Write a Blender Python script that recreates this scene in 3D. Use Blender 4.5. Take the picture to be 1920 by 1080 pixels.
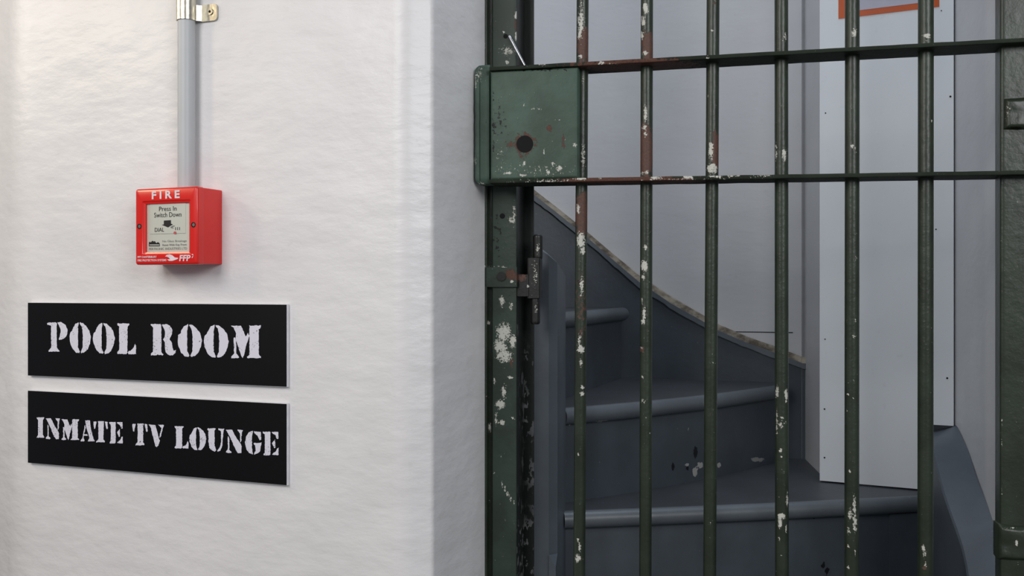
import bpy, bmesh, math, random
from mathutils import Vector, noise
random.seed(7)
for o in list(bpy.data.objects): bpy.data.objects.remove(o)
SC = bpy.context.scene
COL = SC.collection
F = 1867.0; CH = 0.87            # focal length in pixels of a 1920 px wide frame, camera height

# ------------------------------------------------------------------ camera, world, lights
cam = bpy.data.cameras.new('camera'); cam.sensor_width = 36; cam.lens = F*36/1920
cam.clip_start = 0.02
co = bpy.data.objects.new('camera', cam); COL.objects.link(co)
co.location = (0, 0, CH); co.rotation_euler = (math.radians(90), 0, 0)
SC.camera = co
w = bpy.data.worlds.new('world'); SC.world = w; w.use_nodes = True
w.node_tree.nodes['Background'].inputs[0].default_value = (0.80, 0.88, 1.0, 1)
w.node_tree.nodes['Background'].inputs[1].default_value = 0.20
def area(name, loc, target, sx, sy, power, col):
    l = bpy.data.lights.new(name, 'AREA'); l.shape = 'RECTANGLE'; l.size = sx; l.size_y = sy
    l.energy = power; l.color = col
    o = bpy.data.objects.new(name, l); COL.objects.link(o); o.location = loc
    o.rotation_euler = (Vector(target)-Vector(loc)).to_track_quat('-Z', 'Y').to_euler()
    return o
area('corridor_window', (-1.7, -0.5, 2.1), (-0.2, 1.9, 0.8), 1.3, 1.3, 37, (1.0, 0.97, 0.95))
area('corridor_window_right', (1.5, -1.6, 2.1), (0.3, 2.0, 0.7), 1.4, 1.2, 50, (0.98, 0.985, 1.0))
area('corridor_lamp', (-2.25, 1.28, 1.85), (-0.9, 2.0, 1.0), 0.25, 0.25, 4.4, (1.0, 0.82, 0.55))
area('corridor_doorway', (-2.2, 1.90, 1.75), (-0.3, 1.8, 0.9), 0.4, 0.6, 4.0, (1.0, 0.90, 0.77))
area('stair_window', (0.55, 1.95, 3.3), (0.75, 2.3, 0.8), 0.8, 0.8, 16, (0.80, 0.88, 1.0))
SC.view_settings.view_transform = 'Standard'; SC.view_settings.look = 'None'
SC.view_settings.gamma = 1; SC.view_settings.use_curve_mapping = False
SC.view_settings.exposure = 0.0

# ------------------------------------------------------------------ helpers
def proj(p): return 960+p[0]/p[1]*F, 540+(CH-p[2])*F/p[1]
class Plane:
    def __init__(s, ox, oy, ang):      # ang: how far the plane comes nearer towards the right
        s.o = Vector((ox, oy)); s.t = Vector((math.cos(ang), -math.sin(ang))); s.n = Vector((-math.sin(ang), -math.cos(ang)))
    def sd(s, px, d=0):                # distance along the plane where the sight line of a column meets it
        o = s.o+s.n*d; k = (px-960)/F
        return (k*o.y-o.x)/(s.t.x-k*s.t.y)
    def at(s, u, z, d=0):
        p = s.o+s.t*u+s.n*d; return Vector((p.x, p.y, z))
    def px(s, px, py, d=0):
        p = s.at(s.sd(px, d), 0, d); return Vector((p.x, p.y, CH-(py-540)/F*p.y))
    def T(s): return Vector((s.t.x, s.t.y, 0))
    def N(s): return Vector((s.n.x, s.n.y, 0))
GATE = Plane(0, 1.87, math.atan(F/7760))
WALL = Plane(-0.1888, 1.72, math.atan(F/4643))
UP = Vector((0, 0, 1))

def obj(name, verts, faces, mat, parent=None, smooth=True, ang=35, uvs=None):
    me = bpy.data.meshes.new(name)
    off = parent_world(parent)
    me.from_pydata([tuple(Vector(v)-off) for v in verts], [], faces)
    if isinstance(mat, (list, tuple)):
        for m in mat: me.materials.append(m)
    else: me.materials.append(mat)
    bm = bmesh.new(); bm.from_mesh(me); bmesh.ops.recalc_face_normals(bm, faces=bm.faces); bm.to_mesh(me); bm.free()
    if smooth:
        me.polygons.foreach_set('use_smooth', [True]*len(me.polygons))
        me.set_sharp_from_angle(angle=math.radians(ang))
    o = bpy.data.objects.new(name, me); COL.objects.link(o)
    if parent: o.parent = parent
    return o
def parent_world(p):
    v = Vector((0, 0, 0))
    while p: v += p.location; p = p.parent
    return v
def thing(name, label, cat, loc, group=None):
    o = bpy.data.objects.new(name, None); COL.objects.link(o); o.location = loc; o.empty_display_size = 0.05
    o['label'] = label; o['category'] = cat
    if group: o['group'] = group
    return o
def tag(o, label, cat=None, group=None):
    o['label'] = label
    if cat: o['category'] = cat
    if group: o['group'] = group
    return o
def struct(o): o['kind'] = 'structure'; return o

def rrect(a0, a1, b0, b1, r, n=4):
    out = []
    for cx, cy, s in ((a1-r, b1-r, 0), (a0+r, b1-r, 90), (a0+r, b0+r, 180), (a1-r, b0+r, 270)):
        for i in range(n+1):
            t = math.radians(s+90*i/n); out.append((cx+r*math.cos(t), cy+r*math.sin(t)))
    return out
def circle(r, n=24, a=0, b=0): return [(a+r*math.cos(2*math.pi*i/n), b+r*math.sin(2*math.pi*i/n)) for i in range(n)]
def densify(poly, step, closed=True):
    out = []; n = len(poly)
    for i in range(n if closed else n-1):
        a = Vector(poly[i]); b = Vector(poly[(i+1) % n]); k = max(1, int((b-a).length/step+.5))
        for j in range(k): out.append(tuple(a.lerp(b, j/k)))
    if not closed: out.append(tuple(poly[-1]))
    return out
def sweep(prof, A, B, bases, closed=True, cap=True):
    """prof: 2-D points; A, B: axes; bases: list of 3-D ring origins"""
    vs = []; fs = []; n = len(prof)
    for c in bases:
        for a, b in prof: vs.append(Vector(c)+A*a+B*b)
    for k in range(len(bases)-1):
        for i in range(n if closed else n-1):
            j = (i+1) % n; fs.append((k*n+i, k*n+j, (k+1)*n+j, (k+1)*n+i))
    if cap and closed:
        fs.append(tuple(range(n))[::-1]); fs.append(tuple(range((len(bases)-1)*n, len(bases)*n)))
    return vs, fs
def join(*vf):
    V = []; Fc = []
    for v, f in vf:
        o = len(V); V += list(v); Fc += [tuple(i+o for i in q) for q in f]
    return V, Fc
def lin(a, b, n): return [Vector(a).lerp(Vector(b), i/n) for i in range(n+1)]
def prism(poly, z0, z1):                # plan polygon pulled up
    n = len(poly); vs = [(x, y, z0) for x, y in poly]+[(x, y, z1) for x, y in poly]
    fs = [tuple(range(n))[::-1], tuple(range(n, 2*n))]+[(i, (i+1) % n, n+(i+1) % n, n+i) for i in range(n)]
    return vs, fs
def box(pl, u0, u1, z0, z1, d0, d1, r=0.001, rings=1, step=None):
    """rounded box on a plane, pulled up along z"""
    p = rrect(u0, u1, d0, d1, r, 3)
    if step: p = densify(p, step)
    O = Vector((pl.o.x, pl.o.y, 0))
    return sweep(p, pl.T(), pl.N(), [O+UP*(z0+(z1-z0)*i/rings) for i in range(rings+1)])
def facebox(pl, u0, u1, z0, z1, d0, d1, r=0.002):
    """box whose outline on the plane is rounded, pulled out along the normal, with a softened front rim"""
    O = Vector((pl.o.x, pl.o.y, 0)); vs = []; fs = []
    rr = max(r, .0012); levels = [(d0, 0), (d1-r*.9, 0), (d1-r*.3, r*.35), (d1, r)]
    n = 0
    for d, ins in levels:
        p = rrect(u0+ins, u1-ins, z0+ins, z1-ins, max(rr*2-ins, .0004), 4); n = len(p)
        for a, b in p: vs.append(O+pl.T()*a+UP*b+pl.N()*d)
    for k in range(3):
        for i in range(n): fs.append((k*n+i, k*n+(i+1) % n, (k+1)*n+(i+1) % n, (k+1)*n+i))
    fs.append(tuple(range(n))[::-1]); fs.append(tuple(range(3*n, 4*n)))
    return vs, fs
def disc(pl, px, py, d, r, t=0.0015, n=18):
    c = pl.px(px, py, d)
    return sweep(circle(r, n), pl.T(), UP, [c-pl.N()*t, c+pl.N()*t*.3, c+pl.N()*t] if False else [c-pl.N()*t, c+pl.N()*t])

# ------------------------------------------------------------------ materials
def mat(name, col, rough=.5, metal=0, coat=0, spec=.5):
    m = bpy.data.materials.new(name); m.use_nodes = True
    b = m.node_tree.nodes['Principled BSDF']
    c = tuple((x/255/12.92 if x/255 <= .04045 else ((x/255+.055)/1.055)**2.4) for x in col)
    b.inputs['Base Color'].default_value = (*c, 1); b.inputs['Roughness'].default_value = rough
    b.inputs['Metallic'].default_value = metal; b.inputs['Coat Weight'].default_value = coat
    b.inputs['Specular IOR Level'].default_value = spec
    m['lin'] = c
    return m
def N(m, t, **kw):
    n = m.node_tree.nodes.new(t)
    for k, v in kw.items():
        if k in n.inputs: n.inputs[k].default_value = v
        else: setattr(n, k, v)
    return n
def L(m, a, b): m.node_tree.links.new(a, b)
def objco(m, scale=(1, 1, 1)):
    t = N(m, 'ShaderNodeNewGeometry'); mp = N(m, 'ShaderNodeMapping'); mp.inputs['Scale'].default_value = scale
    L(m, t.outputs['Position'], mp.inputs['Vector']); return mp.outputs[0]
def noise_n(m, scale, detail=3, rough=.5, stretch=(1, 1, 1)):
    n = N(m, 'ShaderNodeTexNoise'); n.inputs['Scale'].default_value = scale; n.inputs['Detail'].default_value = detail
    n.inputs['Roughness'].default_value = rough
    L(m, objco(m, stretch), n.inputs['Vector']); return n.outputs['Fac']
def math_n(m, op, a, b=None, c=None):
    n = N(m, 'ShaderNodeMath', operation=op)
    for i, x in enumerate((a, b, c)):
        if x is None: continue
        if isinstance(x, (int, float)): n.inputs[i].default_value = x
        else: L(m, x, n.inputs[i])
    return n.outputs[0]
def ramp(m, fac, lo, hi, tolo=0., tohi=1.):
    n = N(m, 'ShaderNodeMapRange'); n.interpolation_type = 'SMOOTHSTEP'
    for k, v in zip((1, 2, 3, 4), (lo, hi, tolo, tohi)): n.inputs[k].default_value = v
    L(m, fac, n.inputs[0]); return n.outputs[0]
def mix(m, fac, a, b):
    n = N(m, 'ShaderNodeMix', data_type='RGBA')
    if isinstance(fac, (int, float)): n.inputs[0].default_value = fac
    else: L(m, fac, n.inputs[0])
    for i, x in ((6, a), (7, b)):
        if not isinstance(x, bpy.types.NodeSocket): n.inputs[i].default_value = (*tuple(x)[:3], 1)
        else: L(m, x, n.inputs[i])
    return n.outputs[2]
def bsdf(m): return m.node_tree.nodes['Principled BSDF']
def bump(m, h, strength, dist, prev=None):
    b = N(m, 'ShaderNodeBump'); b.inputs['Strength'].default_value = strength; b.inputs['Distance'].default_value = dist
    L(m, h, b.inputs['Height'])
    if prev: L(m, prev, b.inputs['Normal'])
    L(m, b.outputs[0], bsdf(m).inputs['Normal']); return b.outputs[0]
def srgb(*c): return tuple((x/255/12.92 if x/255 <= .04045 else ((x/255+.055)/1.055)**2.4) for x in c)

def wall_mat(name, col, lump=1.0, rough=.38, coat=0.0, stretch=(1, 1, 2.2)):
    m = mat(name, col, rough, 0, coat)
    v = ramp(m, noise_n(m, 5, 4), .3, .7)
    c = mix(m, v, tuple(x*.95 for x in m['lin']), m['lin'])
    v2 = ramp(m, noise_n(m, 38, 3), .66, .74)
    c = mix(m, math_n(m, 'MULTIPLY', v2, .10), c, tuple(x*.6 for x in m['lin']))
    L(m, c, bsdf(m).inputs['Base Color'])
    b = bump(m, noise_n(m, 9, 2, .5, stretch), .30*lump, .014)
    b = bump(m, noise_n(m, 45, 4, .6, stretch), .22*lump, .004, b)
    bump(m, noise_n(m, 240, 2, .6, (1, 1, .5)), .07*lump, .0008, b)
    return m
M = {}
M['plaster'] = wall_mat('white_gloss_plaster', (236, 234, 234), 1.0, .36, 0)
M['reveal'] = wall_mat('white_brushed_plaster', (226, 224, 220), 1.0, .42, .05, (1, 1, .35))
M['well'] = wall_mat('stairwell_white_paint', (212, 213, 215), .35, .5)
M['board'] = wall_mat('white_painted_board', (232, 238, 243), .18, .45, 0, (1, 1, .3))
M['floor'] = wall_mat('concrete_floor', (95, 93, 90), .4, .6)

def green_mat(name, col, rough=.3, coat=.2, spec=.5):
    m = mat(name, col, rough, 0, coat, spec)
    at = N(m, 'ShaderNodeAttribute', attribute_name='wear'); sp = N(m, 'ShaderNodeSeparateColor')
    L(m, at.outputs['Color'], sp.inputs[0])
    g = m['lin']
    v = ramp(m, noise_n(m, 14, 4), .35, .65)
    c = mix(m, v, g, (g[0]*.72, g[1]*.68, g[2]*.66))
    nf = noise_n(m, 330, 5, .75); nm = noise_n(m, 120, 4, .7)
    red = ramp(m, math_n(m, 'ADD', sp.outputs[1], math_n(m, 'MULTIPLY_ADD', nm, 1.9, -.95)), .44, .60)
    rc = mix(m, ramp(m, nf, .35, .7), srgb(100, 66, 54), srgb(70, 52, 45))
    c = mix(m, red, c, rc)
    blk = ramp(m, math_n(m, 'ADD', sp.outputs[2], math_n(m, 'MULTIPLY_ADD', nm, 1.3, -.65)), .48, .54)
    c = mix(m, blk, c, srgb(16, 18, 15))
    wh = ramp(m, math_n(m, 'ADD', sp.outputs[0], math_n(m, 'MULTIPLY_ADD', math_n(m, 'ADD', math_n(m, 'MULTIPLY', nf, .65), math_n(m, 'MULTIPLY', nm, .35)), 4.2, -2.15)), .52, .60)
    spk = ramp(m, nf, .77, .79)
    wh = math_n(m, 'MAXIMUM', wh, math_n(m, 'MULTIPLY', spk, .5))
    c = mix(m, wh, c, srgb(205, 204, 194))
    L(m, c, bsdf(m).inputs['Base Color'])
    anyw = math_n(m, 'MAXIMUM', red, wh)
    L(m, ramp(m, anyw, 0, 1, rough, .6), bsdf(m).inputs['Roughness'])
    b = bump(m, noise_n(m, 60, 3, .6), .35, .0025)
    bump(m, math_n(m, 'SUBTRACT', math_n(m, 'MULTIPLY', nf, .3), anyw), .5, .0006, b)
    return m
M['green'] = green_mat('dark_green_gate_paint', (47, 57, 44), .36, 0, .5)
M['rail'] = green_mat('rough_green_rail_paint', (44, 52, 42), .7, 0, .15)
M['plate'] = green_mat('green_lock_plate_paint', (74, 96, 84), .5, 0, .3)
M['jamb'] = green_mat('green_jamb_paint', (58, 72, 63), .45, 0, .35)
def flange_mat():
    m = mat('peeling_black_green_paint', (22, 27, 24), .4)
    n = noise_n(m, 75, 5, .6, (1, 1, .6)); t = ramp(m, n, .56, .58)
    t2 = ramp(m, noise_n(m, 5, 2), .45, .6)
    zz = N(m, 'ShaderNodeNewGeometry'); s = N(m, 'ShaderNodeSeparateXYZ'); L(m, zz.outputs['Position'], s.inputs[0])
    low = ramp(m, s.outputs[2], 1.2, 1.05)
    c = mix(m, math_n(m, 'MULTIPLY', math_n(m, 'MULTIPLY', t, t2), low), m['lin'], srgb(112, 112, 112))
    L(m, c, bsdf(m).inputs['Base Color']); bump(m, n, .4, .002); return m
M['flange'] = flange_mat()
def stair_mat(name, col, rough):
    m = mat(name, col, rough)
    at = N(m, 'ShaderNodeAttribute', attribute_name='wear'); sp = N(m, 'ShaderNodeSeparateColor'); L(m, at.outputs['Color'], sp.inputs[0])
    g = m['lin']; c = mix(m, ramp(m, noise_n(m, 7, 5, .6), .3, .7), tuple(x*.78 for x in g), g)
    nf = noise_n(m, 160, 3, .6)
    wh = ramp(m, math_n(m, 'ADD', sp.outputs[0], math_n(m, 'MULTIPLY_ADD', nf, 1.0, -.5)), .50, .56)
    c = mix(m, wh, c, srgb(160, 160, 156))
    bl = ramp(m, math_n(m, 'ADD', sp.outputs[2], math_n(m, 'MULTIPLY_ADD', nf, 1.0, -.5)), .50, .56)
    c = mix(m, bl, c, srgb(18, 19, 22))
    spk = ramp(m, noise_n(m, 95, 2), .745, .76); c = mix(m, math_n(m, 'MULTIPLY', spk, .5), c, srgb(120, 122, 125))
    L(m, c, bsdf(m).inputs['Base Color'])
    bump(m, noise_n(m, 50, 4, .6), .25, .002); return m
M['stair'] = stair_mat('blue_grey_stair_paint', (74, 82, 90), .42)
M['tread'] = stair_mat('scuffed_grey_tread_paint', (66, 70, 75), .5)
M['string'] = stair_mat('grey_string_paint', (98, 106, 113), .45)
M['newel'] = stair_mat('grey_newel_paint', (86, 94, 102), .45)
M['nosing'] = stair_mat('grey_nosing_paint', (96, 103, 109), .4)
def wood_mat():
    m = mat('raw_timber', (150, 138, 120), .8)
    c = mix(m, ramp(m, noise_n(m, 16, 5, .65, (1, 1, 1.5)), .35, .65), srgb(100, 90, 78), srgb(190, 180, 162))
    L(m, c, bsdf(m).inputs['Base Color']); bump(m, noise_n(m, 80, 4), .6, .003); return m
M['wood'] = wood_mat()
def simple(name, col, rough=.5, metal=0, coat=0, bs=60, bst=.1, var=.9):
    m = mat(name, col, rough, metal, coat)
    n = noise_n(m, bs, 3)
    L(m, mix(m, ramp(m, n, .3, .7), tuple(x*var for x in m['lin']), m['lin']), bsdf(m).inputs['Base Color'])
    bump(m, n, bst, .001); return m
M['dark'] = simple('black_void', (8, 9, 9), .9)
M['iron'] = green_mat('blackened_hinge_iron', (19, 21, 16), .5)
M['steel'] = simple('bright_steel', (215, 215, 218), .22, 1.0, 0, 300, .1)
M['zinc'] = simple('galvanised_steel', (205, 200, 185), .28, 1.0, 0, 120, .25, .8)
M['pvc'] = simple('grey_pvc_conduit', (190, 193, 195), .42, 0, 0, 30, .05, .97)
M['red'] = simple('glossy_red_plastic', (226, 28, 18), .28, 0, .3, 30, .05, .97)
M['cream'] = simple('cream_label', (205, 206, 194), .35, 0, .4, 20, .03, .96)
M['ink'] = simple('black_ink', (24, 22, 22), .5)
M['inkw'] = simple('white_ink', (240, 225, 230), .5)
M['inkr'] = simple('red_ink', (200, 90, 90), .5)
M['lilac'] = simple('grey_ink', (120, 120, 118), .5)
M['signb'] = simple('black_sign_vinyl', (10, 9, 12), .45, 0, 0, 40, .03)
bsdf(M['signb']).inputs['Specular IOR Level'].default_value = .2
M['signe'] = simple('white_sign_core', (236, 236, 240), .5)
M['orange'] = simple('orange_print', (208, 92, 34), .5, 0, 0, 14, .03, .9)
M['paper'] = simple('lilac_grey_paper', (196, 196, 212), .55, 0, 0, 18, .05, .93)
def letter_mat():
    m = mat('distressed_white_lettering', (226, 224, 236), .55)
    a = noise_n(m, 95, 5, .75, (1, 1, 1)); t = ramp(m, a, .645, .665)
    b = noise_n(m, 420, 2, .6); t2 = math_n(m, 'MULTIPLY', ramp(m, b, .60, .64), ramp(m, noise_n(m, 45, 2), .5, .6))
    L(m, mix(m, math_n(m, 'MAXIMUM', t, math_n(m, 'MULTIPLY', t2, .8)), m['lin'], srgb(30, 28, 34)), bsdf(m).inputs['Base Color'])
    return m
M['letter'] = letter_mat()

def wear(o, blobs):
    """paint chips: stores where the paint is gone (white, red primer, black) on the surface"""
    me = o.data; off = parent_world(o.parent) if o.parent else Vector((0, 0, 0))
    at = me.attributes.new('wear', 'FLOAT_COLOR', 'POINT'); out = []
    idx = {'w': 0, 'r': 1, 'k': 2}
    for v in me.vertices:
        p = v.co+off; c = [0., 0., 0., 1.]
        if p.y > .1:
            x, y = proj(p)
            for k, bx, by, rx, ry, *s in blobs:
                dx = (x-bx)/rx; dy = (y-by)/ry; r2 = dx*dx+dy*dy
                if r2 < 2.2:
                    val = (s[0] if s else 1.0)*max(0, min(1, 1.5-math.sqrt(r2))); i = idx[k]
                    c[i] = max(c[i], val)
        out += c
    at.data.foreach_set('color', out)

# ================================================================== STRUCTURE
def arcfill(pts, r, n=6):               # rounds the inner corners of a plan polyline
    out = [Vector(pts[0])]
    for i in range(1, len(pts)-1):
        p = Vector(pts[i]); a = Vector(pts[i-1])-p; b = Vector(pts[i+1])-p
        rr = min(r[i] if isinstance(r, (list, dict)) else r, a.length*.45, b.length*.45)
        A = p+a.normalized()*rr; B = p+b.normalized()*rr
        for k in range(n+1):
            t = k/n; out.append(A*(1-t)**2+p*2*t*(1-t)+B*t*t)
    out.append(Vector(pts[-1])); return out
def wallstrip(name, pts, z0, z1, m, thick=None, side=1, zn=1):
    """a standing wall along a plan polyline, thick metres deep to its left side"""
    P = [Vector(p) for p in pts]; Q = []
    for i, p in enumerate(P):
        d = (P[min(i+1, len(P)-1)]-P[max(i-1, 0)]).normalized(); Q.append(p+Vector((-d.y, d.x))*thick*side)
    loop = P+Q[::-1]
    return obj(name, *prism([(p.x, p.y) for p in loop], z0, z1), m, None, True, 30)
# sign wall, chamfered corner and reveal: one solid wall
def wq(px, d=0): return tuple(WALL.at(WALL.sd(px, d), 0, d))[:2]
Pc0 = (-0.1374, 1.733); Pc1 = (-0.1888, 1.72)
rv = Vector((0.408, 0.913))
Prev = (Pc0[0]+rv.x*.60, Pc0[1]+rv.y*.60)
bend = Vector(wq(34)); bend2 = bend+Vector((-.72, .69))*0.9
pl = arcfill([tuple(bend2), tuple(bend), Pc1, Pc0, (Pc0[0]+rv.x*.36, Pc0[1]+rv.y*.36)], {1: .05, 2: .02, 3: .007}, 8)
loop = [(p.x, p.y) for p in pl]+[(-.085, 2.16), (-.35, 2.25), (-.60, 2.45), (-1.3, 2.95)]
struct(obj('wall_left', *prism(loop, 0, 2.9), M['plaster'], None, True, 25))
# stairwell
STR = [(.800, 2.672), (.74, 2.69), (.62, 2.735), (.50, 2.77), (.40, 2.81), (.297, 2.84), (.18, 2.85), (.05, 2.84), (-.10, 2.80), (-.25, 2.71), (-.40, 2.56)]
def smoothline(P, n=6):
    P = [Vector(p) for p in P]; out = []
    for i in range(len(P)-1):
        a = P[max(i-1, 0)]; b = P[i]; c = P[i+1]; d = P[min(i+2, len(P)-1)]
        for k in range(n):
            t = k/n; out.append(.5*((2*b)+(c-a)*t+(2*a-5*b+4*c-d)*t*t+(3*b-a-3*c+d)*t**3))
    out.append(P[-1]); return out
SL = smoothline(STR, 5)
def offs(P, d):
    out = []
    for i, p in enumerate(P):
        t = (P[min(i+1, len(P)-1)]-P[max(i-1, 0)]).normalized(); out.append(p+Vector((t.y, -t.x))*d)
    return out
BW = offs(SL, .016)
if BW[5].y < SL[5].y: BW = offs(SL, -.016); SGN = -1
else: SGN = 1
wb = [(p.x, p.y) for p in BW]
wb[0] = (.792, 2.66)
wb[1] = (.778, 2.675)
struct(obj('wall_back', *prism([(.90, 2.70), (.79, 2.69)]+wb[1:]+[(-.50, 2.50), (-.6, 2.9), (.1, 3.05), (.9, 2.95)], 0, 2.9), M['well'], None, True, 30))
sz = CH-(623-540)/F*2.72
sm = obj('panel_seam', *prism([(p.x, p.y) for p in offs(BW, -SGN*.0006)[4:16]]+[(p.x, p.y) for p in offs(BW, SGN*.003)[4:16]][::-1], sz-.0011, sz+.0011), M['dark'], bpy.data.objects['wall_back'], False)
# boxed-in partition: side return and face board
brd = Plane(.728, 2.36, math.atan(.527))
struct(obj('wall_partition', *prism([(.791, 2.70), (.753, 2.385), (.80, 2.37), (.86, 2.70)], .41, 2.9), M['well'], None, True, 30))
xs = [1537, 1727, 1788]
u = [brd.sd(x) for x in xs]
zb0 = brd.px(1537, 901).z; zb1 = brd.px(1722, 917).z; zb2 = brd.px(1760, 797).z
prof = [(u[0], zb0), (u[1], zb1), (u[1], zb2), (u[2], zb2), (u[2], 2.9), (u[0], 2.9)]
O3 = Vector((brd.o.x, brd.o.y, 0))
pb = struct(obj('wall_boarding', *sweep(prof, brd.T(), UP, [O3, O3-brd.N()*.024]), M['board'], None, True, 30))
for x, y, r in ((1546, 767, 1.5), (1546, 858, 1.5), (1776, 709, 1.7), (1782, 181, 1.7), (1547, 636, 1.2), (1548, 212, 1.2), (1765, 20, 1.0), (1755, 430, 1.2)):
    obj('nail_head', *disc(brd, x, y, .0, r*.0013, .0008, 10), M['dark'], pb)
# right wall of the stairwell and the wall right of the opening
RW = smoothline([(1.01, 2.75), (1.005, 2.40), (.992, 2.225), (.947, 2.02), (.886, 1.80), (.872, 1.745)], 5)
loop = [(p.x, p.y) for p in RW]+[(.98, 1.715), (2.2, 1.42), (2.3, 1.6), (1.3, 2.8)]
struct(obj('wall_right', *prism(loop, 0, 2.9), M['well'], None, True, 30))
struct(obj('floor', [(-2.6, -1.2, 0), (2.6, -1.2, 0), (2.6, 3.2, 0), (-2.6, 3.2, 0), (-2.6, -1.2, -.1), (2.6, -1.2, -.1), (2.6, 3.2, -.1), (-2.6, 3.2, -.1)],
           [(0, 1, 2, 3), (4, 7, 6, 5), (0, 4, 5, 1), (1, 5, 6, 2), (2, 6, 7, 3), (3, 7, 4, 0)], M['floor']))

# ================================================================== STAIRCASE
st = thing('winder_staircase', 'blue-grey painted winding staircase behind the green barred gate', 'staircase', (.4, 2.3, 0))
hA, hB, hC = .41, .6145, .815
def tube(path, r, n=16):
    vs = []; P = [Vector(p) for p in path]
    for i, p in enumerate(P):
        d = (P[min(i+1, len(P)-1)]-P[max(i-1, 0)]).normalized(); s = Vector((d.y, -d.x, 0)).normalized()
        for k in range(n):
            a = 2*math.pi*k/n; vs.append(p+s*r*math.cos(a)+UP*r*math.sin(a))
    fs = [(k*n+i, k*n+(i+1) % n, (k+1)*n+(i+1) % n, (k+1)*n+i) for k in range(len(P)-1) for i in range(n)]
    fs += [tuple(range(n))[::-1], tuple(range((len(P)-1)*n, len(P)*n))]
    return vs, fs
R = .0185
def step(front, back, top):
    """front: nosing line left to right; back: rest of the tread outline"""
    P = smoothline(front, 6); inner = []
    for i, p in enumerate(P):
        t = (P[min(i+1, len(P)-1)]-P[max(i-1, 0)]).normalized(); inner.append(p+Vector((-t.y, t.x))*R)
    slab = prism([(p.x, p.y) for p in inner]+back, top-2*R, top)
    return (slab, tube([(p.x, p.y, top-R) for p in inner], R)), inner
flk = [('w', 1303, 885, 5, 9, 1), ('w', 1313, 872, 6, 6, 1), ('w', 1348, 872, 4, 5), ('w', 1288, 872, 4, 4), ('w', 1420, 862, 14, 4), ('k', 1262, 875, 3, 8), ('k', 1289, 878, 3, 4),
       ('k', 1304, 848, 4, 12), ('k', 1551, 1070, 7, 9, .9), ('k', 1543, 1060, 4, 8, .9), ('k', 1527, 968, 5, 3), ('w', 1125, 790, 5, 2), ('w', 1250, 779, 5, 2), ('w', 1068, 794, 3, 4), ('w', 1495, 845, 3, 3), ('k', 1500, 888, 5, 3), ('k', 1440, 878, 3, 3), ('w', 1290, 805, 2, 5, .7)]
fA = [(.1085, 2.038), (.35, 2.078), (.62, 2.128), (.912, 2.192)]
fB = [(.117, 2.108), (.30, 2.232), (.50, 2.395), (.728, 2.625)]
fC = [(.108, 2.165), (.130, 2.26), (.20, 2.45), (.27, 2.65), (.331, 2.815)]
(vf, iA) = step(fA, [(.945, 2.25), (.88, 2.74), (.70, 2.74), (.10, 2.2)], hA); tA = obj('tread', *vf[0], M['tread'], st); wear(tA, flk); wear(obj('nosing', *vf[1], M['nosing'], tA), flk)
(vf, iB) = step(fB, [(.755, 2.72), (.29, 2.88), (.08, 2.28)], hB); tB = obj('tread', *vf[0], M['tread'], st); wear(tB, flk); wear(obj('nosing', *vf[1], M['nosing'], tB), flk)
(vf, iC) = step(fC, [(.31, 2.87), (-.20, 2.79), (-.03, 2.2), (.08, 2.2)], hC); obj('nosing', *vf[1], M['nosing'], obj('tread', *vf[0], M['tread'], st))
def riser(inner, z0, z1, off=.006, res=.01, m='stair'):
    P = [p+Vector((0, 0)) for p in inner]; n = []
    for i, p in enumerate(P):
        t = (P[min(i+1, len(P)-1)]-P[max(i-1, 0)]).normalized(); n.append(Vector((-t.y, t.x)))
    a = [p+k*off for p, k in zip(P, n)]; b = [p+k*(off+.018) for p, k in zip(P, n)]
    a = densify([tuple(p) for p in a], res, False); b = densify([tuple(p) for p in b], res*3, False)
    loop = a+b[::-1]; k = max(1, int((z1-z0)/res))
    return sweep(loop, Vector((1, 0, 0)), Vector((0, 1, 0)), [Vector((0, 0, z0+(z1-z0)*i/k)) for i in range(k+1)])
rA = riser(iA, .205, hA-2*R, .004)
rAo = obj('riser', *rA, M['stair'], st); wear(rAo, flk)
rBo = obj('riser', *riser(iB, hA, hB-2*R, .004, .006), M['stair'], st); wear(rBo, flk)
obj('riser', *riser(iC, hB, hC-2*R, .004), M['stair'], st)
obj('riser', *prism([(-.03, 2.2), (-.05, 2.2), (-.18, 2.8), (-.16, 2.8)], hC, hC+.205), M['stair'], st)
obj('landing', *prism([(.10, 1.985), (.80, 1.80), (.905, 2.16), (.11, 2.06)], .0, .205), M['tread'], st)
# a thin upright cover strip on the lowest riser
pj = Vector((iA[-1].x, iA[-1].y)); 
def onA(px):
    k = (px-960)/F; best = min(iA, key=lambda p: abs(p.x/p.y-k)); return best
a = onA(1669); obj('riser_panel', *prism([(a.x, a.y-.002), (a.x+.19, a.y+.036), (a.x+.19, a.y+.042), (a.x, a.y+.004)], .205, hA-2*R-.001), M['stair'], st)
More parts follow.
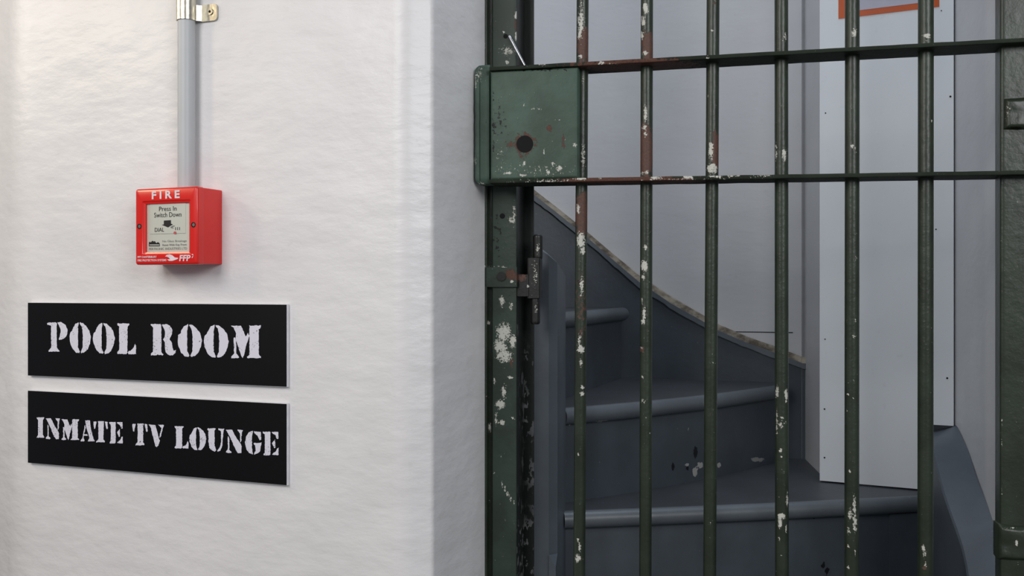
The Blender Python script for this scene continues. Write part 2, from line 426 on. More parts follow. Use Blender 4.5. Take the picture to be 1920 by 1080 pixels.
# wall string with capping and bare timber along its top
topPts = [(1505, 684), (1465, 668), (1400, 645), (1347, 622), (1322, 607), (1260, 571), (1200, 531), (1150, 490), (1100, 448), (1050, 408), (995, 366), (940, 326), (880, 286), (800, 240), (700, 190)]
def topy(px):
    for (x1, y1), (x0, y0) in zip(topPts, topPts[1:]):
        if x0 <= px <= x1: return y0+(y1-y0)*(px-x0)/(x1-x0)
    return topPts[0][1] if px > 1500 else topPts[-1][1]
def ribbon(P, front, back, yoff0, yoff1, z0=None, jag=0, m=None, name=None, parent=None):
    """a board following the curved wall; its top follows the rise of the stair"""
    fr = offs(P, -SGN*front); bk = offs(P, SGN*back); vs = []; fs = []
    for i, (a, b, c) in enumerate(zip(P, fr, bk)):
        px = 960+c.x/c.y*F; y = topy(px); j = noise.noise(Vector((c.x*22, c.y*22, 1)))*jag+noise.noise(Vector((c.x*70, 0, 5)))*jag*.6
        zt = CH-(y+yoff0-540)/F*a.y; zbt = z0 if z0 is not None else CH-(y+yoff1+j-540)/F*a.y
        vs += [(b.x, b.y, zt), (c.x, c.y, zt), (c.x, c.y, zbt), (b.x, b.y, zbt)]
    for k in range(len(P)-1):
        for i in range(4): fs.append((4*k+i, 4*k+(i+1) % 4, 4*k+4+(i+1) % 4, 4*k+4+i))
    n = 4*(len(P)-1); fs += [(0, 1, 2, 3), (n+3, n+2, n+1, n)]
    return obj(name, vs, fs, m, parent, True, 30)
SLf = smoothline([tuple(p) for p in SL], 6)
SLf = [p for p in SLf if p.x > -.26]
ws = ribbon(SLf, 0, .016, 2, 0, .30, 0, M['stair'], 'wall_string', st); wear(ws, flk)
ribbon(SLf, .010, .014, -3, 7, None, 2, M['string'], 'string_capping', ws)
tag(ribbon(SLf, .001, .012, -14, 1, None, 0, M['wood'], 'timber_strip', ws), 'bare splintered timber along the top of the string')
# outer string on the right: broad top sweeping down to the gate
out = [((1.0, 2.262), .555), ((.990, 2.215), .562), ((.968, 2.11), .522), ((.945, 2.02), .480), ((.915, 1.90), .436), ((.880, 1.80), .393), ((.868, 1.745), .370)]
inn = [((.945, 2.262), .545), ((.905, 2.16), .530), ((.890, 2.10), .522), ((.864, 1.985), .458), ((.838, 1.85), .390), ((.812, 1.765), .345), ((.795, 1.72), .325)]
Oo = smoothline([(p[0], p[1], z) for p, z in out], 5); Ii = smoothline([(p[0], p[1], z) for p, z in inn], 5)
vs = []; fs = []
for a, b in zip(Oo, Ii):
    vs += [a, b, b-UP*.003+Vector((-.003, 0, -.002)), Vector((b.x-.003, b.y, .0)), Vector((a.x, a.y, .0))]
for k in range(len(Oo)-1):
    for i in range(5): fs.append((5*k+i, 5*k+(i+1) % 5, 5*k+5+(i+1) % 5, 5*k+5+i))
n = 5*(len(Oo)-1); fs += [(0, 1, 2, 3, 4), tuple(n+i for i in (4, 3, 2, 1, 0))]
orr = obj('outer_string', vs, fs, M['newel'], st, True, 30); wear(orr, [('k', 1820, 1062, 4, 5)])
# newel post with chamfered corner and sloping top
nl = [(.0728, 1.973), (.0905, 1.983), (.1110, 2.062), (.100, 2.075), (.020, 2.094), (.008, 2.086), (-.010, 2.005), (-.002, 1.992)]
def ntop(x, y): return CH+.078-(x-.063)*.75-(y-1.97)*.12
nz = lambda x, y, t: ntop(x, y)
vs = [(x, y, .0) for x, y in nl]; 
full = [(.0838, 1.966)]
ins = Vector((.035, 2.035))
vs += [(x, y, ntop(x, y)-.006) for x, y in nl]
vs += [(x+(ins.x-x)*.10, y+(ins.y-y)*.10, ntop(x, y)) for x, y in nl]
fs = [tuple(range(8))[::-1], tuple(range(16, 24))]
for k in (0, 8):
    for i in range(8): fs.append((k+i, k+(i+1) % 8, k+8+(i+1) % 8, k+8+i))
nw = obj('newel_post', vs, fs, M['newel'], st, True, 12)
# lamb's-tongue stop: square corner below the chamfer
zc = CH-(1062-540)/F*1.97; zd = CH-(1040-540)/F*1.97
c0 = Vector((.0728, 1.968)); c1 = Vector((.0905, 1.980)); cc = Vector((.0862, 1.9645))
zc, zd = min(zc, zd), max(zc, zd)
obj('chamfer_stop', [(c0.x, c0.y, 0), (c1.x, c1.y, 0), (cc.x, cc.y, 0), (c0.x, c0.y, zd), (c1.x, c1.y, zd), (cc.x, cc.y, zc)],
    [(0, 1, 2), (0, 3, 5, 2), (1, 2, 5, 4), (0, 1, 4, 3), (3, 5, 4)], M['newel'], nw, False)

# ================================================================== GATE FRAME (jamb)
def gsd(px, d): return GATE.sd(px, d)
fr = thing('gate_frame', 'worn green steel frame post at the left of the barred gate, chipped to white', 'frame', tuple(GATE.at(gsd(940, -.05), 0, -.05)))
JD = -.045
def strip(name, x0, x1, d0, d1, m, z0=0, z1=2.3, step_=.003, rings=560, r=.0015, parent=None, blobs=None, label=None):
    o = obj(name, *box(GATE, gsd(x0, d1), gsd(x1, d1), z0, z1, d0, d1, r, rings, step_), m, parent or fr)
    if blobs: wear(o, blobs)
    if label: o['label'] = label
    return o
jb = [('w', 944, 622, 13, 17, .95), ('w', 938, 648, 12, 14, .9), ('w', 946, 668, 15, 11, .95), ('w', 962, 640, 6, 12), ('w', 938, 758, 9, 8, 1), ('w', 945, 735, 5, 14, .75), ('w', 941, 792, 5, 6, 1), ('w', 919, 802, 3, 10, .9), ('w', 930, 785, 3, 14, .7),
      ('w', 927, 715, 2.5, 6, .9), ('w', 958, 708, 5, 3), ('w', 968, 28, 4, 8, 1), ('w', 967, 68, 2.5, 12, .8), ('w', 952, 96, 16, 9, .62), ('w', 951, 117, 4, 3, 1), ('w', 945, 60, 2, 2), ('w', 958, 412, 5, 6, .9), ('w', 964, 400, 3, 22, .75),
      ('w', 941, 565, 5, 12, .75), ('w', 958, 575, 4, 10, .75), ('w', 962, 783, 2, 2), ('w', 939, 853, 2, 2), ('w', 926, 887, 1.5, 4), ('w', 907, 82, 2.5, 17, .95), ('w', 903, 352, 3, 9, .8), ('w', 899, 490, 2, 25, .6), ('w', 902, 735, 2, 25, .75), ('w', 907, 950, 2, 8, .7),
      ('w', 942, 907, 1.5, 6, .95), ('w', 946, 916, 1.5, 7, .95), ('w', 951, 925, 1.8, 7, 1), ('w', 957, 934, 1.5, 7, .95), ('w', 963, 943, 1.5, 5, .95), ('r', 968, 48, 3, 14, .8), ('r', 960, 680, 4, 20, .55), ('k', 932, 440, 14, 60, .42), ('k', 945, 560, 20, 30, .40), ('k', 950, 100, 20, 22, .38), ('w', 967, 340, 3, 10, .6), ('w', 916, 605, 3, 3), ('w', 933, 500, 30, 3, .5)]
strip('face_plate', 923, 968, JD-.012, JD, M['jamb'], blobs=jb)
strip('outer_edge', 903, 913, JD-.05, JD+.006, M['green'], blobs=jb)
strip('groove_web', 912, 924, JD-.02, JD-.010, M['green'], blobs=jb)
u1 = gsd(969, JD-.004)
fl = obj('side_flange', *box(GATE, u1-.006, u1, 0, 2.3, JD-.072, JD-.003, .0012, 4), M['flange'], fr); fl['label'] = 'peeling black side flange'
ue = gsd(1000, JD-.07)
lip = obj('rear_lip', *box(GATE, u1-.004, ue+.001, 0, 2.3, JD-.074, JD-.070, .0012, 4), M['flange'], fr)
for x, y, r in ((942, 405, 5.2), (948, 68, 4.5)):
    obj('bolt_hole', *disc(GATE, x, y, JD, r/1000, .0006, 16), M['dark'], fr)
# keeper box that the lock shoots into
kd = .02
ku0, ku1 = gsd(888, kd), gsd(917, kd)
z0, z1 = GATE.px(900, 344, kd).z, GATE.px(900, 121, kd).z
kb = [('w', 890, 150, 3, 18, .7), ('w', 899, 140, 6, 14, .55), ('w', 889, 300, 3, 12, .7), ('w', 903, 344, 4, 3, .9), ('k', 912, 240, 3, 90, .35)]
def keeper():
    prof = [(ku0, -.03), (ku0, .012), (ku0+.003, .018), (ku0+.008, .017), (ku0+.010, .0155), (ku0+.013, .019), (ku0+.024, .020), (ku1, .018), (ku1, -.03)]
    O = Vector((GATE.o.x, GATE.o.y, 0)); P = densify(prof, .0035); n = 70; bases = []
    vs = []; m = len(P)
    for i in range(n+1):
        t = i/n; z = z0+(z1-z0)*t; e = min(t, 1-t)*(z1-z0); ins = .006*(1-min(1, e/.010))**2 + .0006*noise.noise(Vector((3, 0, z*60)))
        for a, b in P:
            aa = a+ins if a < ku0+.012 else a; bb = b-ins if b > 0 else b
            vs.append(O+GATE.T()*aa+GATE.N()*bb+UP*z)
    fs = [(k*m+i, k*m+(i+1) % m, (k+1)*m+(i+1) % m, (k+1)*m+i) for k in range(n) for i in range(m)]
    fs += [tuple(range(m))[::-1], tuple(range(n*m, n*m+m))]
    return vs, fs
ko = obj('keeper_box', *keeper(), M['plate'], fr, True, 40); wear(ko, kb)
# strap and hinge pin on the frame
hs = [('r', 958, 515, 12, 12, .8), ('w', 960, 528, 3, 3), ('r', 975, 520, 15, 10, .7), ('w', 1008, 465, 4, 12, .62), ('w', 1005, 580, 3, 15, .5), ('w', 990, 536, 2, 3), ('w', 940, 501, 14, 1.5, .6), ('w', 1003, 510, 5, 25, .45)]
zt, zbm = GATE.px(940, 501, JD).z, GATE.px(940, 538, JD).z
o = obj('strap', *box(GATE, gsd(902, JD+.006), gsd(969, JD+.006), zbm, zt, JD-.002, JD+.006, .002, 14, .003), M['jamb'], fr); wear(o, hs)
dd = JD-.02
o2 = obj('hinge_arm', *box(GATE, gsd(966, JD), gsd(995, dd), zbm-.018, zt-.014, JD-.03, JD-.004, .003, 14, .004), M['iron'], o); wear(o2, hs)
obj('bolt_head', *sweep(circle(.0085, 20), GATE.T(), UP, [GATE.px(940, 518, JD+.006), GATE.px(940, 518, JD+.010)]), M['iron'], o)
def pin(y0, y1, x0, x1, name, rr):
    c = (x0+x1)/2; a = GATE.px(c, y1, dd); b = GATE.px(c, y0, dd)
    P = []
    for i in range(25):
        t = i/24; P.append(a.lerp(b, t))
    vs = []; n = 18
    for i, p in enumerate(P):
        t = min(i, 24-i); k = (.75, .93, 1)[min(t, 2)]
        for j in range(n): vs.append(p+GATE.T()*rr*k*math.cos(2*math.pi*j/n)+GATE.N()*rr*k*math.sin(2*math.pi*j/n))
    fs = [(k*n+i, k*n+(i+1) % n, (k+1)*n+(i+1) % n, (k+1)*n+i) for k in range(24) for i in range(n)]+[tuple(range(n))[::-1], tuple(range(24*n, 25*n))]
    q = obj(name, vs, fs, M['iron'], o); wear(q, hs)
pin(440, 486, 999, 1018, 'hinge_pin', .0095); pin(556, 608, 995, 1013, 'hinge_pin', .0092)
zA, zB = GATE.px(1000, 559, dd).z, GATE.px(1000, 484, dd).z
o3 = obj('hinge_knuckle', *box(GATE, gsd(990, dd), gsd(1015, dd), zA, zB, dd-.014, dd+.014, .005, 24, .003), M['iron'], o); wear(o3, hs)

# ================================================================== JAIL GATE
gt = thing('jail_gate', 'green painted steel bar gate with chipped paint and square lock case', 'gate', tuple(GATE.at(gsd(1400, 0), 0.03, 0)))
bars = [(1092.5, 1086, 22.5), (1213, 1210, 23), (1337, 1330.5, 24), (1465, 1466, 25), (1598, 1597, 26.5), (1736, 1735, 28)]
bw = [
 [('w', 1089, 40, 6, 26, .8), ('w', 1087, 66, 4, 8, .8), ('w', 1091, 8, 6, 6, .6), ('r', 1097, 85, 16, 32, 1), ('w', 1088, 106, 5, 3, .8), ('r', 1092, 400, 14, 40, 1), ('w', 1084, 392, 3, 10, .9), ('w', 1089, 452, 8, 16, .95), ('w', 1092, 470, 5, 10, .85), ('k', 1090, 520, 14, 60, .42), ('r', 1090, 560, 14, 90, .46),
  ('w', 1091, 535, 4, 22, .72), ('w', 1086, 640, 3, 12, .9), ('w', 1089, 655, 7, 8, 1), ('w', 1089, 680, 3, 9, .8), ('w', 1092, 726, 3, 4, 1), ('w', 1091, 738, 4, 4, 1), ('w', 1084, 852, 1.5, 4, .9), ('w', 1083, 1012, 2.5, 4, .9), ('w', 1087, 1025, 2, 10, .8), ('w', 1083, 1048, 6, 8, .9), ('w', 1094, 290, 4, 30, .6), ('w', 1093, 150, 3, 8, .6), ('k', 1096, 220, 8, 60, .4)],
 [('w', 1210, 15, 5, 12, 1), ('w', 1206, 40, 5, 12, .75), ('w', 1204, 66, 3, 8, .8), ('r', 1215, 86, 13, 28, .95), ('w', 1210, 99, 6, 5, .8), ('w', 1210, 212, 3.5, 17, .95), ('w', 1209, 240, 4, 6, .8), ('w', 1211, 252, 4, 6, .8), ('r', 1211, 284, 16, 48, 1.1), ('w', 1213, 323, 5, 4, .9), ('w', 1203, 325, 4, 5, .7),
  ('w', 1210, 464, 3.5, 6, 1), ('w', 1208, 499, 6, 11, 1.1), ('w', 1206, 520, 4, 5, .9), ('w', 1204, 565, 2, 8, .7), ('w', 1208, 588, 3.5, 14, .85), ('w', 1206, 603, 4, 5, 1), ('r', 1203, 655, 5, 6, .8), ('w', 1203, 652, 3, 2, .8), ('w', 1205, 707, 2.5, 3, 1), ('w', 1207, 752, 4, 5, .7), ('w', 1212, 783, 1.5, 2, 1), ('w', 1218, 812, 1.5, 2, 1)],
 [('w', 1336, 57, 2, 2, 1), ('w', 1327, 178, 1.5, 2, 1), ('w', 1335, 107, 4, 3, 1), ('r', 1342, 283, 8, 36, 1), ('w', 1333, 282, 5, 18, .9), ('w', 1335, 316, 10, 9, 1), ('r', 1340, 6, 3, 3, .8), ('w', 1343, 2, 2, 2), ('w', 1331, 982, 2, 3, .8), ('w', 1336, 680, 1.5, 2, .8), ('r', 1330, 777, 6, 2, .8)],
 [('w', 1472, 68, 2.5, 9, .8), ('w', 1466, 75, 2, 2, 1), ('w', 1470, 290, 4, 13, .9), ('w', 1455, 285, 2, 22, .7), ('w', 1457, 735, 3, 13, .85), ('w', 1457, 790, 1.6, 34, .8), ('w', 1466, 783, 3.5, 3, .8), ('w', 1464, 797, 4, 5, 1), ('w', 1472, 793, 4, 2.5, .95), ('w', 1464, 845, 3, 4, 1.1), ('w', 1465, 857, 1.5, 2, 1), ('w', 1465, 881, 3, 2, 1), ('w', 1469, 885, 3, 2, .9),
  ('w', 1474, 742, 3, 13, .9), ('w', 1476, 938, 2, 15, .9), ('w', 1465, 968, 7, 6, 1.1), ('w', 1463, 982, 4, 9, 1), ('w', 1474, 990, 2, 9, .8), ('w', 1462, 1012, 2, 6, .8), ('w', 1462, 418, 3, 3, .5), ('w', 1466, 1040, 2, 2, .9)],
 [('w', 1602, 62, 5, 8, .95), ('w', 1598, 274, 4, 4, 1), ('w', 1603, 280, 1.5, 6, .7), ('w', 1603, 600, 1.5, 5, .8), ('w', 1601, 632, 3, 3, 1), ('w', 1599, 712, 2, 2, 1), ('w', 1590, 738, 2, 2, 1), ('w', 1601, 746, 2, 2, 1), ('w', 1589, 769, 2, 2, 1), ('w', 1593, 884, 2, 3, 1), ('w', 1602, 945, 3.5, 18, .78), ('w', 1603, 980, 4, 20, .85), ('w', 1593, 965, 4, 12, .85),
  ('w', 1591, 995, 3, 7, .9), ('w', 1604, 1036, 1.2, 8, .8), ('w', 1591, 1024, 2, 3, 1), ('w', 1590, 1063, 2.5, 3, 1), ('w', 1605, 487, 1.5, 10, .7)],
 [('w', 1738, 66, 7, 4, 1.1), ('w', 1740, 75, 6, 4, .6), ('w', 1746, 225, 1.5, 4, .8), ('w', 1745, 280, 1.5, 4, .8), ('w', 1731, 1027, 3, 6, 1), ('w', 1734, 1040, 3, 8, .85), ('w', 1735, 1057, 3, 6, .85), ('r', 1733, 1064, 4, 3, .9)]]
for (xt, xb, wd), bl in zip(bars, bw):
    a = GATE.px(xt, 0, 0); b = GATE.px(xb, 1080, 0)
    sl = (b-a)/(b.z-a.z)
    p0 = a+sl*(.03-a.z); p1 = a+sl*(2.05-a.z); n = 560
    r = wd/2/F*GATE.px(xt, 540).y*1.0
    vs, fs = sweep(circle(r, 26), GATE.T(), GATE.N(), lin(p0, p1, n))
    o = obj('bar', vs, fs, M['green'], gt); wear(o, bl)
# rails: flat bars on edge that the round bars pass through
rb = [('r', 1190, 122, 120, 14, .95), ('w', 1128, 118, 9, 3, .95), ('w', 1327, 107, 5, 3, 1), ('w', 1364, 105, 4, 1.5, .8), ('w', 1150, 120, 12, 1.5, .6), ('w', 1020, 121, 12, 2, .65), ('w', 1200, 336, 200, 2, .48), ('r', 1180, 338, 150, 8, .95), ('w', 1290, 331, 9, 2.5, .9), ('w', 1230, 332, 12, 1.5, .8), ('w', 1340, 331, 13, 3, .9), ('w', 1380, 330, 14, 2, .75), ('w', 1092, 335, 12, 2.5, .9), ('w', 1000, 340, 70, 2, .55), ('w', 1430, 329, 25, 1.5, .65), ('w', 1520, 324, 25, 1.5, .6), ('w', 1125, 335, 4, 2, .9), ('k', 1000, 124, 60, 3, .5)]
for (xl, yl), (xr, yr), th in (((918, 127.0), (1985, 74), 7.3), ((918, 341), (1978, 322.5), 8)):
    fd = .037
    yl2 = yl
    A = GATE.px(1000, 123.5 if yl < 200 else 340, fd); 
    zc = GATE.px(1450, 99.7 if yl < 200 else 330.5, fd).z
    zl = GATE.px(1000, 124.5 if yl < 200 else 338.5, fd).z; zr = GATE.px(1873, 77 if yl < 200 else 324, fd).z
    ul, ur = gsd(1000, fd), gsd(1873, fd); u0, u1_ = gsd(918, fd), gsd(1985, .012)-.002
    zat = lambda u: zl+(zr-zl)*(u-ul)/(ur-ul)
    h = .0034
    P = densify(rrect(-h, h, -.037, .037, .001, 2), .004)
    O = Vector((GATE.o.x, GATE.o.y, 0)); n = 400; bs = []
    for i in range(n+1):
        uu = u0+(u1_-u0)*i/n; wob = .0005*noise.noise(Vector((uu*25, yl, 0)))
        bs.append(O+GATE.T()*uu+UP*(zat(uu)+wob))
    o = obj('rail', *sweep(P, UP, GATE.N(), bs), M['rail'], gt); wear(o, rb)
# lock case
ld = .031
lu0, lu1 = gsd(919, ld), gsd(1084, ld)
lz0, lz1 = GATE.px(1000, 336, ld).z, GATE.px(1000, 129, ld).z
lk = [('r', 983, 270, 21, 22, .8), ('r', 958, 270, 14, 7, .6), ('r', 979, 292, 9, 12, .55), ('r', 1030, 240, 7, 7, .75), ('r', 1057, 266, 4, 18, .7), ('w', 952, 325, 8, 2.5, .95), ('w', 980, 329, 7, 2.5, .9), ('w', 983, 307, 3, 5, .8), ('w', 1027, 322, 4, 6, .85), ('w', 1037, 306, 3, 3, 1), ('w', 1049, 316, 6, 5, .85), ('w', 1020, 284, 2, 6, .8), ('w', 1077, 272, 5, 5, .7), ('w', 1060, 266, 1.5, 12, .6), ('k', 938, 225, 22, 55, .40), ('w', 1006, 204, 14, 2, .5), ('w', 1035, 225, 14, 2, .4),
      ('w', 982, 197, 1.5, 2, .9), ('k', 1000, 131, 90, 5, .5), ('k', 925, 230, 4, 110, .45), ('w', 940, 290, 14, 20, .35), ('w', 1000, 318, 80, 12, .33)]
def plategrid(pl, u0, u1, z0, z1, d0, d1, nu, nz_, r=.004):
    O = Vector((pl.o.x, pl.o.y, 0)); vs = []; fs = []
    for j in range(nz_+1):
        for i in range(nu+1):
            u_ = u0+(u1-u0)*i/nu; z = z0+(z1-z0)*j/nz_; e = min(i/nu*(u1-u0), (1-i/nu)*(u1-u0), j/nz_*(z1-z0), (1-j/nz_)*(z1-z0))
            d = d1-r*max(0, 1-e/r)**2+.0004*noise.noise(Vector((u_*30, z*30, 0)))
            vs.append(O+pl.T()*u_+UP*z+pl.N()*d)
    W = nu+1
    for j in range(nz_):
        for i in range(nu): fs.append((j*W+i, j*W+i+1, (j+1)*W+i+1, (j+1)*W+i))
    ring = [i for i in range(W)]+[j*W+nu for j in range(1, nz_+1)]+[nz_*W+i for i in range(nu-1, -1, -1)]+[j*W for j in range(nz_-1, 0, -1)]
    b = len(vs)
    for k in ring: 
        j, i = divmod(k, W); vs.append(O+pl.T()*(u0+(u1-u0)*i/nu)+UP*(z0+(z1-z0)*j/nz_)+pl.N()*d0)
    n = len(ring)
    for k in range(n): fs.append((ring[k], ring[(k+1) % n], b+(k+1) % n, b+k))
    fs.append(tuple(range(b, b+n)))
    return vs, fs
lc = obj('lock_case', *plategrid(GATE, lu0, lu1, lz0, lz1, -.03, ld, 90, 110), M['plate'], gt, True, 50); wear(lc, lk)
tag(lc, 'mid-green lock case with round rusty keyhole')
kc = GATE.px(984, 270, ld)
ring = sweep(circle(.0155, 28), GATE.T(), UP, [kc-GATE.N()*.001, kc+GATE.N()*.0015])
kh = obj('keyhole', *ring, M['dark'], lc); tag(kh, 'black round keyhole')
# hinge-side stile with welded lumps
sb = [('w', 1906, 1018, 2.5, 6, 1.1), ('w', 1895, 990, 14, 2, .5), ('w', 1890, 210, 8, 18, .36), ('k', 1905, 240, 16, 3, .7), ('k', 1893, 1003, 6, 3, .5), ('k', 1910, 200, 6, 3, .6), ('w', 1878, 790, 1.5, 10, .6), ('w', 1878, 830, 1.5, 6, .7), ('w', 1878, 920, 1.5, 8, .5)]
so = obj('stile', *box(GATE, gsd(1876, .012), gsd(1985, .012), .03, 2.05, -.03, .012, .004, 300, .004), M['green'], gt); wear(so, sb)
def lump(y0, y1, x0, d1, seed):
    z0_, z1_ = GATE.px(1890, y1, d1).z, GATE.px(1890, y0, d1).z; u0_ = gsd(x0, d1); u1_ = gsd(1985, d1)
    vs, fs = plategrid(GATE, u0_, u1_, z0_, z1_, -.02, d1, 60, 40, .008)
    vs = [v+GATE.N()*.0018*noise.noise(v*55+Vector((seed, 0, 0)))+UP*.0015*noise.noise(v*40) for v in vs]
    q = obj('hinge_plate', vs, fs, M['green'], gt, True, 60); wear(q, sb)
lump(182, 242, 1884, .020, 1); lump(986, 1052, 1873, .020, 4)

# steel pin hanging from the frame hole
pa, pb_ = GATE.px(955, 68, JD+.006), GATE.px(983, 121, JD+.014)
ax = (pb_-pa).normalized(); s1 = ax.cross(GATE.N()).normalized(); s2 = ax.cross(s1)
q = [pa-GATE.N()*.012-ax*.004]+lin(pa, pb_+ax*.004, 10); vs = []; n = 12
for i, p in enumerate(q):
    rr = .0027 if i < 3 else .0027-.0008*(i-3)/8
    for j in range(n): vs.append(p+s1*rr*math.cos(2*math.pi*j/n)+s2*rr*math.sin(2*math.pi*j/n))
fs = [(k*n+i, k*n+(i+1) % n, (k+1)*n+(i+1) % n, (k+1)*n+i) for k in range(len(q)-1) for i in range(n)]+[tuple(range(n))[::-1], tuple(range((len(q)-1)*n, len(q)*n))]
tag(obj('steel_pin', vs, fs, M['steel']), 'thin shiny steel pin sticking out of the frame above the lock case', 'pin')

# ================================================================== SIGNS
LET = {
 'I': [[(0,100),(100,100),(100,96),(82,86),(82,14),(100,4),(100,0),(0,0),(0,4),(18,14),(18,86),(0,96)]],
 'P': [[(0,97),(4,99),(42,99),(46,97),(46,15),(58,3),(58,0),(8,0),(8,4),(20,14),(18,88),(2,92)], [(50,100),(65,101),(85,93),(97,78),(98,66),(92,52),(78,43),(58,39),(55,41),(62,55),(64,70),(62,82),(50,96)]],
 'O': [[(43,100),(28,95),(15,80),(12,72),(3,66),(0,50),(3,33),(15,13),(30,2),(46,0),(48,5),(40,18),(39,50),(40,85),(44,96)], [(48,100),(62,97),(80,86),(93,72),(100,50),(95,30),(85,12),(70,2),(55,0),(53,4),(61,18),(62,50),(60,75),(56,88),(48,96)]],
 'L': [[(0,100),(62,100),(64,96),(54,88),(54,4),(48,0),(0,1),(0,6),(10,14),(10,88),(0,94)], [(57,4),(60,0),(100,0),(100,28),(95,34),(88,22),(78,14),(60,9)]],
 'R': [[(0,100),(38,100),(42,97),(42,10),(50,3),(46,0),(33,1),(28,4),(22,0),(0,0),(0,5),(9,12),(9,90),(0,96)], [(44,97),(60,100),(76,95),(86,82),(84,68),(74,52),(84,40),(88,20),(91,15),(100,18),(98,8),(88,0),(72,0),(60,10),(56,25),(56,42),(48,50),(56,58),(56,80)]],
 'M': [[(0,100),(34,99),(50,66),(57,77),(62,68),(50,35),(44,8),(40,0),(36,4),(30,20),(16,58),(18,75),(10,92)], [(10,62),(14,63),(18,56),(18,15),(28,4),(26,0),(2,0),(2,4),(11,14)], [(62,100),(100,100),(100,95),(93,88),(93,10),(100,4),(100,0),(54,0),(54,4),(62,10)]],
 'N': [[(0,99),(36,99),(60,66),(88,36),(92,28),(90,0),(70,0),(58,12),(34,52),(10,88)], [(12,72),(20,64),(20,15),(34,4),(30,0),(0,2),(2,8),(12,15)], [(66,100),(100,98),(92,86),(90,50),(83,44),(82,84),(72,92)]],
 'A': [[(33,100),(66,100),(70,72),(76,50),(92,12),(100,3),(98,0),(52,0),(55,8),(62,15),(50,45),(38,72)], [(30,78),(36,66),(24,34),(48,34),(50,26),(22,26),(20,16),(28,5),(27,0),(0,0),(2,6),(12,16)]],
 'T': [[(32,100),(75,100),(72,92),(70,15),(80,5),(78,0),(20,0),(22,6),(35,14),(35,90)], [(0,98),(22,99),(20,90),(12,64),(5,64)], [(80,99),(98,97),(100,64),(92,62),(84,85)]],
 'E': [[(0,100),(48,100),(48,2),(40,0),(4,0),(4,5),(12,14),(12,88),(0,94)], [(56,99),(98,100),(100,70),(90,70),(80,85),(60,94)], [(58,52),(78,68),(80,34),(74,30)], [(60,2),(100,0),(100,32),(92,30),(80,14),(62,8)]],
 'V': [[(0,100),(42,99),(46,90),(66,40),(72,28),(62,6),(52,0),(42,4),(12,88)], [(60,100),(100,99),(94,86),(78,48),(70,42),(74,60),(84,84),(72,92)]],
 'U': [[(0,100),(48,100),(46,94),(42,90),(42,25),(52,6),(42,0),(28,4),(12,16),(6,40),(6,88),(0,95)], [(64,100),(100,98),(94,88),(88,25),(76,5),(62,0),(58,4),(74,20),(80,40),(80,88),(66,94)]],
 'G': [[(48,100),(25,94),(8,78),(0,50),(8,22),(26,6),(48,0),(46,12),(42,30),(42,70),(46,88)], [(54,98),(78,95),(96,95),(98,62),(88,60),(76,78),(58,88)], [(52,48),(100,50),(98,42),(94,30),(92,14),(76,4),(54,0),(56,6),(64,16),(62,38),(54,42)]]}
def sign(label, zt, zb_, glyphs, trim):
    u0, u1 = WALL.sd(52, .008), WALL.sd(538, .008)
    c = WALL.at((u0+u1)/2, zb_, .004)
    s = thing('door_sign', label, 'sign', tuple(c), None)
    obj('backing_board', *box(WALL, u0, u1, zb_, zt, .001, .0078, .0006), M['signe'], s)
    O = Vector((WALL.o.x, WALL.o.y, 0))
    obj('black_face', *box(WALL, u0+.0006, u1-.0006, zb_+.0006, zt-.0006, .0070, .0084, .0003), M['signb'], s)
    for ch, xl, xr, yt0, yb0 in glyphs:
        V = []; Fc = []
        for poly in LET[ch]:
            P = densify(poly, 5); b = len(V)
            for x, y in P:
                x += random.uniform(-1.4, 1.4)*min(1, 30/(xr-xl)); y += random.uniform(-1.1, 1.1)
                V.append(WALL.px(xl+(xr-xl)*x/100, yb0+(yt0-yb0)*y/100, .0088))
            Fc.append(tuple(range(b, b+len(P))))
        obj('letter', V, Fc, M['letter'], s, False)
    return s
def ys(v, x, x0, y0, x1, y1): return y0+(y1-y0)*(x-x0)/(x1-x0)
g1 = []
for ch, a, b in (('P', 88.4, 127.5), ('O', 130.3, 170.6), ('O', 174.3, 215.4), ('L', 220, 255), ('R', 282.8, 329.8), ('O', 333, 378.6), ('O', 382.3, 428.7), ('M', 432.6, 489.2)):
    m_ = (a+b)/2; dy = 1.2 if ch == 'O' else 0
    g1.append((ch, a, b, ys(0, m_, 107, 604, 461, 610.3)-dy*.3, ys(0, m_, 107, 659.3, 461, 671.5)+dy))
g2 = []
for ch, a, b in (('I', 68.9, 82.8), ('N', 85.8, 112.8), ('M', 115, 148), ('A', 151.3, 177.6), ('T', 175, 202), ('E', 204.7, 230), ('T', 248, 276.8), ('V', 279, 307.6), ('L', 327.6, 353.4), ('O', 355, 386.8), ('U', 389, 420.7), ('N', 423.4, 455.9), ('G', 459.3, 490.4), ('E', 493, 522.2)):
    m_ = (a+b)/2; dy = 1.0 if ch in 'OUGVN' else 0
    g2.append((ch, a, b, ys(0, m_, 76, 782.6, 507, 809.6), ys(0, m_, 76, 820.6, 507, 853.6)+dy))
sign('black sign on white wall reading POOL ROOM, directly under the red fire box', .8405, .691, g1, 0)
sign('black sign on white wall reading INMATE TV LOUNGE, the lower of the two', .661, .513, g2, 0)

# ================================================================== FIRE CALL POINT
fu0, fu1 = WALL.sd(253.5, .07), WALL.sd(370, .07)
fzt, fzb = WALL.px(370, 349, .07).z, WALL.px(370, 495.5, .07).z
fp = thing('fire_call_point', 'red square fire alarm call point below the grey conduit', 'fire alarm', tuple(WALL.at((fu0+fu1)/2, fzb, .035)))
obj('back_box', *facebox(WALL, fu0+.0015, fu1-.0005, fzb+.001, fzt-.001, .0005, .055, .001), M['red'], fp)
